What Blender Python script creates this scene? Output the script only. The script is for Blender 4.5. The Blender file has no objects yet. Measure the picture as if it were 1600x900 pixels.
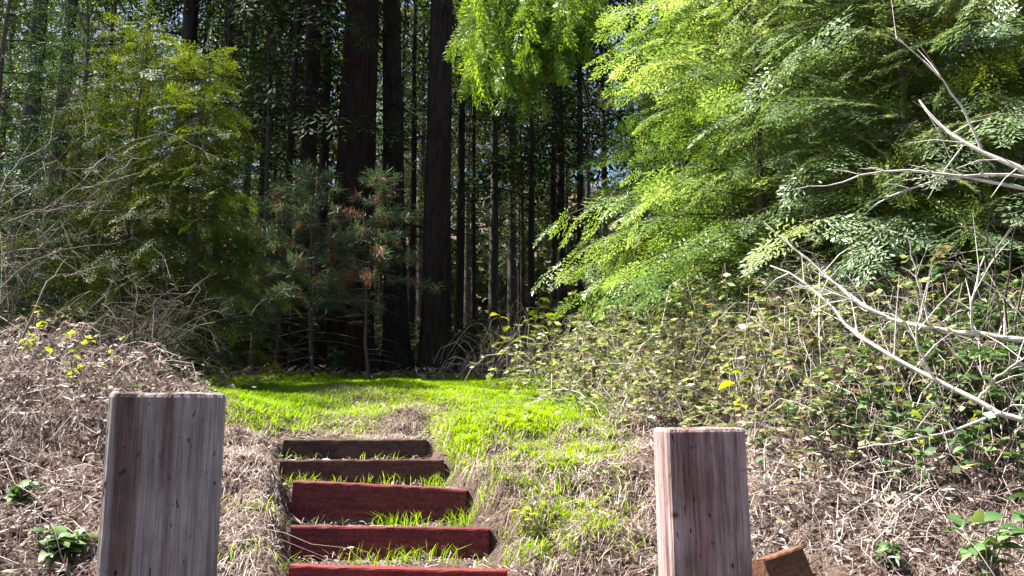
import bpy, math
import numpy as np
from mathutils import Vector

# ------------------------------------------------------------------ camera, sky, sun
scene = bpy.context.scene
COL = scene.collection
CAM_Z = 1.5
PITCH = math.radians(9.0)
F = 1300.0                                    # focal length in photo pixels (1600 wide)
cam_data = bpy.data.cameras.new('camera')
cam_data.lens = F / 1600 * 36
cam_data.sensor_width = 36
cam_data.clip_start = 0.05
cam_data.clip_end = 600
cam = bpy.data.objects.new('camera', cam_data)
cam.location = (0, 0, CAM_Z)
cam.rotation_euler = (math.radians(90) + PITCH, 0, 0)
COL.objects.link(cam)
scene.camera = cam

SUN = np.array([-0.86, 0.17, 0.0]); SUN /= np.linalg.norm(SUN)
SUN_EL = math.radians(56)
SUN = np.array([SUN[0]*math.cos(SUN_EL), SUN[1]*math.cos(SUN_EL), math.sin(SUN_EL)])
world = bpy.data.worlds.new('World'); scene.world = world; world.use_nodes = True
wn = world.node_tree.nodes; wl = world.node_tree.links
sky = wn.new('ShaderNodeTexSky'); sky.sky_type = 'NISHITA'; sky.sun_disc = False; sky.air_density = 1.0
sky.sun_elevation = SUN_EL; sky.sun_rotation = math.atan2(SUN[0], SUN[1])
sky.dust_density = 2.0
bg = wn['Background']; bg.inputs['Strength'].default_value = 0.05
wl.new(sky.outputs[0], bg.inputs['Color'])
sd = bpy.data.lights.new('sun', 'SUN'); sd.energy = 5.0; sd.angle = math.radians(0.5); sd.color = (1.0, 0.95, 0.86)
sun = bpy.data.objects.new('sun', sd); COL.objects.link(sun)
sun.rotation_euler = Vector(SUN).to_track_quat('Z', 'Y').to_euler()
sun.location = (-10, 5, 20)
scene.view_settings.view_transform = 'Standard'
scene.view_settings.look = 'None'
scene.view_settings.gamma = 1.0
scene.view_settings.use_curve_mapping = False
scene.view_settings.exposure = 2.2
scene.cycles.adaptive_threshold = .03; scene.cycles.max_bounces = 4; scene.cycles.diffuse_bounces = 2; scene.cycles.transmission_bounces = 3; scene.cycles.glossy_bounces = 2

rng = np.random.default_rng(11)
U = rng.uniform

# ------------------------------------------------------------------ helpers
def px(x, y, Y):
    """point on the photo ray (x, y) at distance Y ahead of the camera"""
    cx, cy = (x-800)/F, (450-y)/F
    d = np.array([cx, math.cos(PITCH)-math.sin(PITCH)*cy, math.sin(PITCH)+math.cos(PITCH)*cy])
    return np.array([0, 0, CAM_Z]) + d*(Y/d[1])

def sstep(a, b, x):
    t = np.clip((np.asarray(x, float)-a)/(b-a), 0, 1)
    return t*t*(3-2*t)

def norm(v):
    v = np.asarray(v, float)
    return v/np.maximum(np.linalg.norm(v, axis=-1, keepdims=True), 1e-9)

def tag(o, label=None, cat=None, group=None, kind=None):
    if label: o['label'] = label
    if cat: o['category'] = cat
    if group: o['group'] = group
    if kind: o['kind'] = kind
    return o

def empty(name, loc=(0, 0, 0), rz=0):
    o = bpy.data.objects.new(name, None); o.empty_display_size = .2
    o.location = tuple(float(c) for c in loc); o.rotation_euler = (0, 0, float(rz)); COL.objects.link(o)
    return o

def link(name, me, parent=None, loc=None):
    o = bpy.data.objects.new(name, me); COL.objects.link(o)
    if parent: o.parent = parent
    if loc is not None: o.location = tuple(float(c) for c in loc)
    return o

def quads_mesh(name, Q, tint, mat, smooth=False):
    """Q (N,4,3) loose quads, tint (N,) one value a leaf"""
    N = len(Q)
    me = bpy.data.meshes.new(name)
    me.vertices.add(N*4); me.loops.add(N*4); me.polygons.add(N)
    me.vertices.foreach_set('co', np.ascontiguousarray(Q, dtype=np.float32).ravel())
    me.loops.foreach_set('vertex_index', np.arange(N*4, dtype=np.int32))
    me.polygons.foreach_set('loop_start', np.arange(0, N*4, 4, dtype=np.int32))
    a = me.attributes.new('tint', 'FLOAT', 'POINT')
    a.data.foreach_set('value', np.repeat(np.clip(tint, 0, 1), 4).astype(np.float32))
    me.materials.append(mat)
    me.update(calc_edges=True)
    return me

class MB:
    """indexed mesh builder"""
    def __init__(s): s.v = []; s.f = []; s.t = []; s.n = 0
    def add(s, v, f, tint=0.5):
        v = np.asarray(v, float)
        s.v.append(v); s.f.append(np.asarray(f)+s.n); s.n += len(v)
        s.t.append(np.full(len(v), tint) if np.isscalar(tint) else tint)
    def tube(s, P, R, k=6, tint=0.5, rmul=None, cap=True):
        P = np.asarray(P, float); n = len(P); R = np.broadcast_to(np.asarray(R, float), (n,))
        T = norm(np.gradient(P, axis=0))
        ref = np.array([0.31, 0.77, 0.1]) if abs(T[:, 2]).mean() > .6 else np.array([0.05, 0.08, 1.])
        A = norm(np.cross(T, ref)); B = np.cross(T, A)
        th = np.arange(k)/k*2*np.pi
        rr = R[:, None]*(rmul if rmul is not None else 1)
        rr = np.broadcast_to(rr, (n, k))
        V = P[:, None]+(A[:, None]*np.cos(th)[None, :, None]+B[:, None]*np.sin(th)[None, :, None])*rr[..., None]
        i = np.arange(n-1)[:, None]*k; j = np.arange(k)[None]; j2 = (j+1) % k
        f = np.stack([i+j, i+j2, i+k+j2, i+k+j], -1).reshape(-1, 4)
        s.add(V.reshape(-1, 3), f, tint)
    def build(s, name, mat, smooth=True):
        me = bpy.data.meshes.new(name)
        v = np.concatenate(s.v); f = np.concatenate(s.f)
        N = len(f)
        me.vertices.add(len(v)); me.loops.add(N*4); me.polygons.add(N)
        me.vertices.foreach_set('co', v.astype(np.float32).ravel())
        me.loops.foreach_set('vertex_index', f.astype(np.int32).ravel())
        me.polygons.foreach_set('loop_start', np.arange(0, N*4, 4, dtype=np.int32))
        me.polygons.foreach_set('use_smooth', np.full(N, smooth))
        a = me.attributes.new('tint', 'FLOAT', 'POINT')
        a.data.foreach_set('value', np.concatenate(s.t).astype(np.float32))
        me.materials.append(mat)
        me.update(calc_edges=True); me.validate()
        return me

# ------------------------------------------------------------------ materials
def newmat(name):
    m = bpy.data.materials.new(name); m.use_nodes = True
    nt = m.node_tree; nt.nodes.clear()
    out = nt.nodes.new('ShaderNodeOutputMaterial')
    return m, nt, out

def N(nt, kind, **kw):
    n = nt.nodes.new(kind)
    for k, v in kw.items():
        if k.startswith('_'): setattr(n, k[1:], v)
        else: n.inputs[k.replace('__', ' ')].default_value = v
    return n

def ramp(nt, src, stops):
    r = nt.nodes.new('ShaderNodeValToRGB')
    e = r.color_ramp.elements
    while len(e) < len(stops): e.new(0.5)
    for el, (p, c) in zip(e, stops):
        el.position = p; el.color = (*c, 1)
    nt.links.new(src, r.inputs[0])
    return r.outputs[0]

def leaf_mat(name, stops, trans=0.4, rough=0.5, spec=0.3, tcol=(1.25, 1.2, .6)):
    m, nt, out = newmat(name)
    a = N(nt, 'ShaderNodeAttribute', _attribute_name='tint')
    c = ramp(nt, a.outputs['Fac'], stops)
    p = N(nt, 'ShaderNodeBsdfPrincipled', Roughness=rough)
    p.inputs['Specular IOR Level'].default_value = spec
    nt.links.new(c, p.inputs['Base Color'])
    t = nt.nodes.new('ShaderNodeBsdfTranslucent')
    mm = N(nt, 'ShaderNodeMix', _data_type='RGBA', _blend_type='MULTIPLY'); mm.inputs[0].default_value = 1
    nt.links.new(c, mm.inputs[6]); mm.inputs[7].default_value = (*tcol, 1)
    nt.links.new(mm.outputs[2], t.inputs[0])
    mx = nt.nodes.new('ShaderNodeMixShader'); mx.inputs[0].default_value = trans
    nt.links.new(p.outputs[0], mx.inputs[1]); nt.links.new(t.outputs[0], mx.inputs[2])
    nt.links.new(mx.outputs[0], out.inputs[0])
    return m

def bark_mat(name, c1, c2, scale=(9, 9, 1.5), bump=.6):
    m, nt, out = newmat(name)
    tc = nt.nodes.new('ShaderNodeTexCoord')
    mp = N(nt, 'ShaderNodeMapping'); mp.inputs['Scale'].default_value = scale
    nt.links.new(tc.outputs['Object'], mp.inputs[0])
    n1 = N(nt, 'ShaderNodeTexNoise', Scale=2.0, Detail=6.0, Roughness=.65); nt.links.new(mp.outputs[0], n1.inputs['Vector'])
    c = ramp(nt, n1.outputs['Fac'], [(.32, c1), (.68, c2)])
    p = N(nt, 'ShaderNodeBsdfPrincipled', Roughness=.9); p.inputs['Specular IOR Level'].default_value = .15
    nt.links.new(c, p.inputs['Base Color'])
    b = N(nt, 'ShaderNodeBump', Strength=bump, Distance=.02)
    nt.links.new(n1.outputs['Fac'], b.inputs['Height']); nt.links.new(b.outputs[0], p.inputs['Normal'])
    nt.links.new(p.outputs[0], out.inputs[0])
    return m

def tint_mat(name, stops, rough=.85, spec=.15):
    m, nt, out = newmat(name)
    a = N(nt, 'ShaderNodeAttribute', _attribute_name='tint')
    c = ramp(nt, a.outputs['Fac'], stops)
    p = N(nt, 'ShaderNodeBsdfPrincipled', Roughness=rough); p.inputs['Specular IOR Level'].default_value = spec
    nt.links.new(c, p.inputs['Base Color']); nt.links.new(p.outputs[0], out.inputs[0])
    return m

def ground_mat():
    m, nt, out = newmat('forest_soil')
    tc = nt.nodes.new('ShaderNodeTexCoord')
    n1 = N(nt, 'ShaderNodeTexNoise', Scale=2.2, Detail=8.0, Roughness=.7); nt.links.new(tc.outputs['Object'], n1.inputs['Vector'])
    n2 = N(nt, 'ShaderNodeTexNoise', Scale=38.0, Detail=5.0, Roughness=.75); nt.links.new(tc.outputs['Object'], n2.inputs['Vector'])
    c1 = ramp(nt, n1.outputs['Fac'], [(.3, (.055, .042, .036)), (.55, (.125, .098, .085)), (.75, (.25, .21, .19))])
    c2 = ramp(nt, n2.outputs['Fac'], [(.3, (.3, .26, .24)), (.7, (1.25, 1.15, 1.05))])
    mm = N(nt, 'ShaderNodeMix', _data_type='RGBA', _blend_type='MULTIPLY'); mm.inputs[0].default_value = 1
    nt.links.new(c1, mm.inputs[6]); nt.links.new(c2, mm.inputs[7])
    p = N(nt, 'ShaderNodeBsdfPrincipled', Roughness=.95); p.inputs['Specular IOR Level'].default_value = .1
    nt.links.new(mm.outputs[2], p.inputs['Base Color'])
    b = N(nt, 'ShaderNodeBump', Strength=.9, Distance=.02)
    nt.links.new(n2.outputs['Fac'], b.inputs['Height']); nt.links.new(b.outputs[0], p.inputs['Normal'])
    nt.links.new(p.outputs[0], out.inputs[0])
    return m

def post_mat(name, gray, dark, stain, stain_amt, off, marks=()):
    m, nt, out = newmat(name)
    L = nt.links.new
    tc = nt.nodes.new('ShaderNodeTexCoord')
    def noise(sc, off2=0., detail=5., rough=.6, scale=1., dist=0.):
        mp = N(nt, 'ShaderNodeMapping'); mp.inputs['Scale'].default_value = sc; mp.inputs['Location'].default_value = (off+off2, off2, 0)
        L(tc.outputs['Object'], mp.inputs[0])
        n = N(nt, 'ShaderNodeTexNoise', Scale=scale, Detail=detail, Roughness=rough, Distortion=dist); L(mp.outputs[0], n.inputs['Vector'])
        return n.outputs['Fac']
    grain = noise((58, 58, 1.6), 0, 4, .6, 1, .3)
    fine = noise((260, 260, 7), 3, 3, .6)
    broad = noise((15, 15, .55), 7, 3, .5)
    spots = noise((75, 75, 26), 11, 2, .5)
    c = ramp(nt, grain, [(.25, dark), (.5, gray), (.75, tuple(min(1, g*1.2) for g in gray))])
    def mul(a, b, fac=1.):
        mm = N(nt, 'ShaderNodeMix', _data_type='RGBA', _blend_type='MULTIPLY'); mm.inputs[0].default_value = fac
        L(a, mm.inputs[6]); L(b, mm.inputs[7]); return mm.outputs[2]
    c = mul(c, ramp(nt, fine, [(.3, (.5, .48, .46)), (.62, (1, 1, 1))]))
    c = mul(c, ramp(nt, broad, [(.53, (1, 1, 1)), (.62, stain)]), stain_amt)
    c = mul(c, ramp(nt, spots, [(.27, (.12, .1, .1)), (.345, (1, 1, 1))]))
    blot = noise((5, 5, 3), 23, 5, .65)
    c = mul(c, ramp(nt, blot, [(.36, (.62, .58, .56)), (.6, (1.08, 1.06, 1.05))]))
    wig = noise((18, 18, 6), 31, 4, .6)
    for (cx, cy, cz, rx, rz, col) in marks:                      # knots and rust streaks in the wood
        mp = N(nt, 'ShaderNodeMapping'); mp.inputs['Location'].default_value = (-cx/rx, -cy/rx, -cz/rz); mp.inputs['Scale'].default_value = (1/rx, 1/rx, 1/rz)
        L(tc.outputs['Object'], mp.inputs[0])
        ln = N(nt, 'ShaderNodeVectorMath', _operation='LENGTH'); L(mp.outputs[0], ln.inputs[0])
        ad = N(nt, 'ShaderNodeMath', _operation='ADD'); L(ln.outputs['Value'], ad.inputs[0]); L(wig, ad.inputs[1])
        c = mul(c, ramp(nt, ad.outputs[0], [(.55, col), (1.0, (1, 1, 1))]))
    p = N(nt, 'ShaderNodeBsdfPrincipled', Roughness=.85); p.inputs['Specular IOR Level'].default_value = .2
    L(c, p.inputs['Base Color'])
    add = N(nt, 'ShaderNodeMath', _operation='ADD'); L(grain, add.inputs[0]); L(fine, add.inputs[1])
    b = N(nt, 'ShaderNodeBump', Strength=.75, Distance=.006); L(add.outputs[0], b.inputs['Height']); L(b.outputs[0], p.inputs['Normal'])
    L(p.outputs[0], out.inputs[0])
    return m

def board_mat(name, red, dirt, amt):
    m, nt, out = newmat(name); L = nt.links.new
    tc = nt.nodes.new('ShaderNodeTexCoord')
    def noise(sc, o, d=5., r=.6):
        mp = N(nt, 'ShaderNodeMapping'); mp.inputs['Scale'].default_value = sc; mp.inputs['Location'].default_value = (o, o*.7, 0)
        L(tc.outputs['Object'], mp.inputs[0])
        n = N(nt, 'ShaderNodeTexNoise', Scale=1., Detail=d, Roughness=r); L(mp.outputs[0], n.inputs['Vector'])
        return n.outputs['Fac']
    g = noise((4, 40, 60), 0); d = noise((5, 5, 9), 5, 7., .7); s = noise((60, 60, 60), 9, 4.)
    c = ramp(nt, g, [(.3, tuple(.55*x for x in red)), (.65, red)])
    mx = N(nt, 'ShaderNodeMix', _data_type='RGBA'); L(ramp(nt, d, [(amt, (0, 0, 0)), (amt+.16, (1, 1, 1))]), mx.inputs[0])
    L(c, mx.inputs[6]); mx.inputs[7].default_value = (*dirt, 1)
    mm = N(nt, 'ShaderNodeMix', _data_type='RGBA', _blend_type='MULTIPLY'); mm.inputs[0].default_value = 1
    L(mx.outputs[2], mm.inputs[6]); L(ramp(nt, s, [(.3, (.55, .5, .5)), (.65, (1.15, 1.15, 1.15))]), mm.inputs[7])
    p = N(nt, 'ShaderNodeBsdfPrincipled', Roughness=.8); p.inputs['Specular IOR Level'].default_value = .2
    L(mm.outputs[2], p.inputs['Base Color'])
    b = N(nt, 'ShaderNodeBump', Strength=.6, Distance=.005); L(g, b.inputs['Height']); L(b.outputs[0], p.inputs['Normal'])
    L(p.outputs[0], out.inputs[0])
    return m

M_GROUND = ground_mat()
M_GRASS = leaf_mat('bright_grass', [(0, (.26, .24, .08)), (.15, (.12, .24, .004)), (.6, (.22, .37, .004)), (1, (.36, .48, .008))], .55, .5, .2)
M_DRY = leaf_mat('dry_stalks', [(0, (.08, .055, .042)), (.35, (.24, .175, .148)), (.7, (.45, .365, .335)), (1, (.7, .62, .585))], .2, .7, .2, (1, .95, .85))
M_BOUGH = leaf_mat('bough_needles', [(0, (.03, .07, .012)), (.5, (.11, .21, .025)), (1, (.26, .38, .05))], .5, .4, .4)
M_SILVER = leaf_mat('silvery_needles', [(0, (.03, .065, .03)), (.5, (.11, .18, .085)), (1, (.32, .4, .23))], .4, .36, .55)
M_HEM = leaf_mat('hemlock_needles', [(0, (.035, .07, .016)), (.45, (.085, .17, .035)), (.8, (.18, .28, .07)), (1, (.34, .43, .17))], .45, .36, .55)
M_YEL = leaf_mat('yellow_green_needles', [(0, (.045, .07, .01)), (.5, (.11, .155, .014)), (1, (.24, .27, .03))], .45)
M_OLIVE = leaf_mat('olive_needles', [(0, (.025, .045, .008)), (.5, (.065, .105, .012)), (1, (.17, .21, .025))], .4)
M_BLUE = leaf_mat('fir_needles', [(0, (.012, .035, .015)), (.5, (.035, .085, .03)), (1, (.09, .16, .06))], .35)
M_DARK = leaf_mat('dark_conifer_needles', [(0, (.012, .022, .010)), (.6, (.028, .05, .018)), (1, (.075, .11, .03))], .3, .65, .12)  # very dark green needles for forest crowns and understory
M_FAR = leaf_mat('far_needles', [(0, (.03, .045, .02)), (.5, (.07, .095, .035)), (1, (.19, .21, .09))], .4, .6, .2)
M_PINE = leaf_mat('pine_needles', [(0, (.22, .10, .06)), (.18, (.16, .09, .05)), (.24, (.05, .085, .05)), (.7, (.085, .15, .085)), (1, (.18, .25, .15))], .3)
M_BRAM = leaf_mat('bramble_leaves', [(0, (.12, .07, .05)), (.18, (.3, .235, .18)), (.3, (.07, .10, .04)), (.6, (.15, .2, .08)), (.82, (.32, .37, .2)), (1, (.5, .52, .28))], .35, .35, .6)
M_DEADLEAF = leaf_mat('dead_leaves', [(0, (.05, .035, .03)), (.4, (.165, .12, .105)), (.75, (.42, .345, .315)), (1, (.74, .66, .62))], .25, .6, .3, (1, .9, .8))
M_LIME = leaf_mat('young_leaves', [(0, (.12, .2, .01)), (.5, (.26, .33, .012)), (1, (.4, .44, .02))], .55, .45, .3)
M_GREENLEAF = leaf_mat('broad_leaves', [(0, (.03, .075, .025)), (.6, (.07, .14, .045)), (1, (.14, .22, .08))], .3, .4, .4)
M_CANE = tint_mat('dry_canes', [(0, (.08, .055, .05)), (.35, (.22, .17, .15)), (.65, (.42, .355, .325)), (1, (.7, .64, .6))])
M_PALE = bark_mat('bleached_bark', (.32, .28, .26), (.72, .68, .64), (6, 6, 6), .4)
M_TWIG = tint_mat('twig_bark', [(0, (.035, .028, .022)), (.5, (.1, .08, .065)), (1, (.24, .21, .185))])
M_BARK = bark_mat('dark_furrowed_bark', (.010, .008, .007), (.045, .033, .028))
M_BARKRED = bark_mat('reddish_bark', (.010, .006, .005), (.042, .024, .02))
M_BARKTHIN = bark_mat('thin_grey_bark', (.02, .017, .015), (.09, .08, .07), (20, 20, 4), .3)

# ------------------------------------------------------------------ the ground
#          Y    left  right  y left y right  face
BOARDS = [(3.40, 453, 792, 884, 891, .20),
          (3.85, 455, 764, 823, 824, .20),
          (4.30, 458, 729, 752, 766, .20),
          (4.80, 437, 692, 718, 719, .19),
          (5.30, 443, 666, 686, 687, .18)]
BW = []
for (Y, xl, xr, yl, yr, h) in BOARDS:
    a, b = px(xl, yl, Y), px(xr, yr, Y)
    BW.append((Y, a[0], b[0], a[2], b[2], h))
BT = .045                                             # board thickness
PROF_Y = np.array([-40, -12, 0, 1.6, 2.6, 3.4, 4.3, 5.3, 6.5, 9, 12, 20, 40, 62, 95, 140, 400])
PROF_Z = np.array([-.6, -.35, 0, .25, .52, .88, 1.2, 1.42, 1.58, 1.87, 2.12, 2.6, 3.9, 7, 22, 42, 90])
def ground(x, y, steps=True):
    x = np.asarray(x, float); y = np.asarray(y, float)
    z = (np.interp(y-.35, PROF_Y, PROF_Z)+np.interp(y+.35, PROF_Y, PROF_Z)+np.interp(y, PROF_Y, PROF_Z))/3
    near = sstep(1.0, 3.4, y)*(1-sstep(8, 13, y))
    z = z+.36*sstep(-1.5, -3.4, x)*sstep(1., 3.4, y)*(1-sstep(5.6, 7.6, y))+.42*sstep(1.0, 3.2, x)*near
    z = z+.05*np.sin(1.9*x+.7)*np.sin(1.5*y+x)*sstep(1, 4, y)+.02*np.sin(5.3*x+2*y)*np.sin(4.1*y-1.3*x)
    z = z+.045*np.sin(3.7*x+2*np.sin(1.9*y))*np.sin(3.3*y+1.6*np.sin(2.3*x)+1)*sstep(1, 3, y)*(1-sstep(6, 8, y))+.032*np.sin(8.3*x+1.7*np.sin(3*y))*np.sin(7.1*y+1.3*np.sin(4*x))*sstep(1, 3, y)*(1-sstep(5.5, 8, y))
    z = z+.25*np.sin(.35*x+1)*np.sin(.31*y)*sstep(12, 22, y)
    if steps:
        Ys = [b[0] for b in BW]
        xc = np.interp(y, Ys, [(b[1]+b[2])/2 for b in BW]); hw = np.interp(y, Ys, [(b[2]-b[1])/2 for b in BW])
        T = np.full_like(z, BW[0][3]-.19)
        for i, b in enumerate(BW):
            lev = (b[3]+b[4])/2-.045 if i < 4 else (b[3]+b[4])/2-.012
            T = T+(lev-T)*sstep(b[0]+.004, b[0]+BT-.004, y)
        w = (1-sstep(hw-.03, hw+.13, np.abs(x-xc)))*sstep(2.7, 3.25, y)*(1-sstep(5.5, 6.1, y))
        z = z+(T-z)*w
    return z

def axis(lo, flo, fhi, hi, d, g=1.13):
    a = list(np.arange(flo, fhi+1e-6, d))
    s = d
    while a[-1] < hi: s *= g; a.append(a[-1]+s)
    s = d; b = []
    v = flo
    while v > lo: s *= g; v -= s; b.append(v)
    return np.array(b[::-1]+a)
gx = axis(-300, -2.6, 2.6, 300, .035); gy = axis(-40, 2.6, 6.2, 400, .02)
X, Yg = np.meshgrid(gx, gy)
Z = ground(X, Yg)
def vnoise(x, y, f, seed):
    r = np.random.default_rng(seed); G = r.uniform(-1, 1, (64, 64)); u, v = x*f+17.3, y*f+5.1
    i, j = np.floor(u).astype(int), np.floor(v).astype(int); a, b = u-i, v-j; a = a*a*(3-2*a); b = b*b*(3-2*b)
    g = lambda p, q: G[p % 64, q % 64]
    return (g(i, j)*(1-a)+g(i+1, j)*a)*(1-b)+(g(i, j+1)*(1-a)+g(i+1, j+1)*a)*b
def lumps(x, y):
    return .05*vnoise(x, y, 4.5, 1)+.03*vnoise(x, y, 11., 2)+.012*vnoise(x, y, 24., 3)
Ys_ = [b[0] for b in BW]
def relief(x, y):
    tread = (np.abs(x-np.interp(y, Ys_, [(b[1]+b[2])/2 for b in BW])) < .55) & (y > 3.2) & (y < 5.7)
    return lumps(x, y)*np.where(tread, .25, 1)*(1-.75*sstep(5.6, 6.6, y))*((np.abs(x) < 5) & (y < 10) & (y > 1))
micro = relief(X, Yg)+rng.normal(0, 1, Z.shape)*.005*(np.abs(X) < 5)*(Yg < 10)*(Yg > 1)
V = np.stack([X, Yg, Z+micro], -1).reshape(-1, 3)
nx, ny = len(gx), len(gy)
i = (np.arange(ny-1)[:, None]*nx+np.arange(nx-1)[None]).ravel()
mb = MB(); mb.add(V, np.stack([i, i+1, i+nx+1, i+nx], -1))
tag(link('ground', mb.build('ground', M_GROUND)), kind='structure')

# ------------------------------------------------------------------ steps
def wavy_box(L, T, H, nx=24, nz=6, warp=.004, seed=0, chip=.003):
    r = np.random.default_rng(seed)
    mbb = MB()
    xs = np.linspace(-L/2, L/2, nx+1)
    ph = r.uniform(0, 6, 6)
    wz = warp*np.sin(xs*3+ph[0])+chip*.4*np.sin(xs*23+ph[1])*np.sin(xs*9+ph[2])
    wy = warp*np.sin(xs*2.3+ph[3])
    b = .006
    # cross-section (y, z), rounded corners, z downwards from 0
    sec = [(0, -H), (0, -H*.5), (0, -b*1.5), (b*.4, -b*.4), (b*1.5, 0), (T-b*1.5, 0), (T-b*.4, -b*.4), (T, -b*1.5), (T, -H)]
    V = []
    for k, x in enumerate(xs):
        for (y, z) in sec:
            top = 1+z/H
            V.append((x+(r.normal(0, .0015)), y+wy[k]+r.normal(0, .0006), z+(wz[k] if z > -H*.6 else 0)+r.normal(0, .0008)))
    m = len(sec); f = []
    for k in range(nx):
        for j in range(m):
            f.append((k*m+j, (k+1)*m+j, (k+1)*m+(j+1) % m, k*m+(j+1) % m))
    for k, fl in ((0, False), (nx, True)):                # end caps as quads
        o = k*m
        q = [(0, 1, 7, 8), (1, 2, 6, 7), (2, 3, 5, 6), (3, 4, 5, 5)]
        for a, b_, c, d in q[:3]:
            f.append((o+a, o+b_, o+c, o+d) if not fl else (o+d, o+c, o+b_, o+a))
    mbb.add(V, f)
    return mbb
board_labels = ['lowest red timber step board at the bottom edge', 'second red step board from the bottom, with clipped right end',
                'middle red step board, tilted down to the right', 'fourth brownish red step board from the bottom', 'topmost step board, blackened and rotten along its left half']
reds = [(.22, .036, .038), (.17, .033, .036), (.165, .04, .04), (.12, .05, .042), (.095, .055, .046)]
amts = [.60, .54, .55, .52, .46]
for k, (Y, xl, xr, zl, zr, h) in enumerate(BW):
    L = xr-xl
    me = wavy_box(L, BT, h, seed=k).build('step_board', board_mat('red_stained_wood', reds[k], (.03, .022, .018), amts[k]), smooth=False)
    o = link('step_board', me, loc=((xl+xr)/2, Y, (zl+zr)/2))
    o.rotation_euler = (math.radians([3, -2, 3, -3, 2][k]), math.atan2(zl-zr, L), 0)
    tag(o, board_labels[k], 'step', 'timber steps up the bank')

# ------------------------------------------------------------------ posts
def post(name, size, H, mat, seed, groove=.0016, chamfer=.008):
    r = np.random.default_rng(seed)
    ns = 34; h = size/2
    side = np.linspace(-h+chamfer, h-chamfer, ns)
    ring = [(u, -h) for u in side]+[(h, u) for u in side]+[(-u, h) for u in side]+[(-h, -u) for u in side]
    ring = np.array(ring); n = len(ring)
    nz = 40
    zs = np.concatenate([np.linspace(0, H-.012, nz), [H-.004, H]])
    g1 = r.normal(0, 1, n); g1 = (g1+np.roll(g1, 1))/1.5
    g1 = np.minimum(g1, .6)
    V = []
    d = norm(ring)
    for q, z in enumerate(zs):
        g1 = g1*.985+r.normal(0, .1, n)
        depth = groove*np.minimum(g1, .5)
        inset = 0 if q < nz else (.004 if q == nz else .012)
        rr = ring+d*(depth-inset)[:, None]
        top = 0.001*r.normal(0, .5, n) if q >= nz else 0
        V.append(np.column_stack([rr, np.full(n, z)+top+.002*np.sin(ring[:, 0]*30)*(q >= nz)]))
    for s in (.8, .5, .2, .0):                                   # top surface
        zz = H-.001+r.normal(0, .0012, n)*(s > 0)
        V.append(np.column_stack([ring*s, zz*np.ones(n)]))
    V = np.array(V); m = len(V)
    i = np.arange(m-1)[:, None]*n; j = np.arange(n)[None]; j2 = (j+1) % n
    mbb = MB(); mbb.add(V.reshape(-1, 3), np.stack([i+j, i+j2, i+n+j2, i+n+j], -1).reshape(-1, 4))
    return mbb.build(name, mat, smooth=False)
def put_post(me, topc, H, rz, lean, label):
    o = link('timber_post', me)
    o.rotation_euler = (lean[0], lean[1], rz)
    R = o.rotation_euler.to_matrix()
    o.location = Vector(topc)-R @ Vector((0, 0, H))
    tag(o, label, 'post', 'weathered square timber posts')
    return o
SZ = .25
pl = px(234, 613, 2.0); pr = px(1098, 669, 2.62)
HL = pl[2]-float(ground(pl[0], pl[1]))+.12; HR = pr[2]-float(ground(pr[0], pr[1]))+.12
M_POSTL = post_mat('weathered_grey_timber', (.36, .335, .335), (.19, .165, .16), (.5, .34, .31), .9, 3.7, [(.0, -SZ/2, HL-.03, .045, .42, (.42, .25, .22)), (-.085, -SZ/2, HL-.0, .04, .2, (.55, .5, .5)), (.06, -SZ/2, HL+.02, .02, .3, (.6, .5, .48))])
M_POSTR = post_mat('pinkish_weathered_timber', (.40, .31, .31), (.2, .14, .135), (.6, .42, .41), .9, 8.1, [(-.105, -SZ*.49, HR-.262, .04, .03, (.12, .1, .1)), (-.08, -SZ*.49, HR-.40, .07, .2, (.6, .55, .52)), (.0, -SZ*.49, HR, .03, .16, (.5, .4, .4)), (.09, -SZ*.49, HR-.02, .018, .2, (.35, .28, .28))])
put_post(post('timber_post', SZ*1.04, HL, M_POSTL, 1), (pl[0], pl[1]+SZ/2, pl[2]), HL, math.radians(20), (0, math.radians(0.0), 0),
         'tall grey weathered square timber post left of the steps')
put_post(post('timber_post', SZ*.98, HR, M_POSTR, 2), (pr[0]+.01, pr[1]+SZ/2, pr[2]), HR, math.radians(0.5), (0, math.radians(-.6), 0),
         'pinkish weathered square timber post right of the steps')

# offcut block beside the right post
mb = wavy_box(.16, .10, .34, nx=10, seed=9, warp=.002)
o = link('wood_block', mb.build('wood_block', board_mat('brown_offcut_wood', (.17, .085, .05), (.06, .035, .025), .6), smooth=False))
p = px(1222, 862, 2.9); o.location = tuple(p); o.rotation_euler = (math.radians(-14), math.radians(-13), math.radians(18))
tag(o, 'small tilted brown wood block leaning beside the pinkish post', 'wood block')

# ------------------------------------------------------------------ foliage kit
def needles(P, D, Nn, length, width):
    """diamond quads: base P, direction D, plane normal Nn"""
    D = norm(D); S = norm(np.cross(D, Nn)); L = np.asarray(length)[..., None]; W = np.asarray(width)[..., None]
    return np.stack([P, P+D*L*.5+S*W*.5, P+D*L, P+D*L*.5-S*W*.5], 1)

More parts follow.
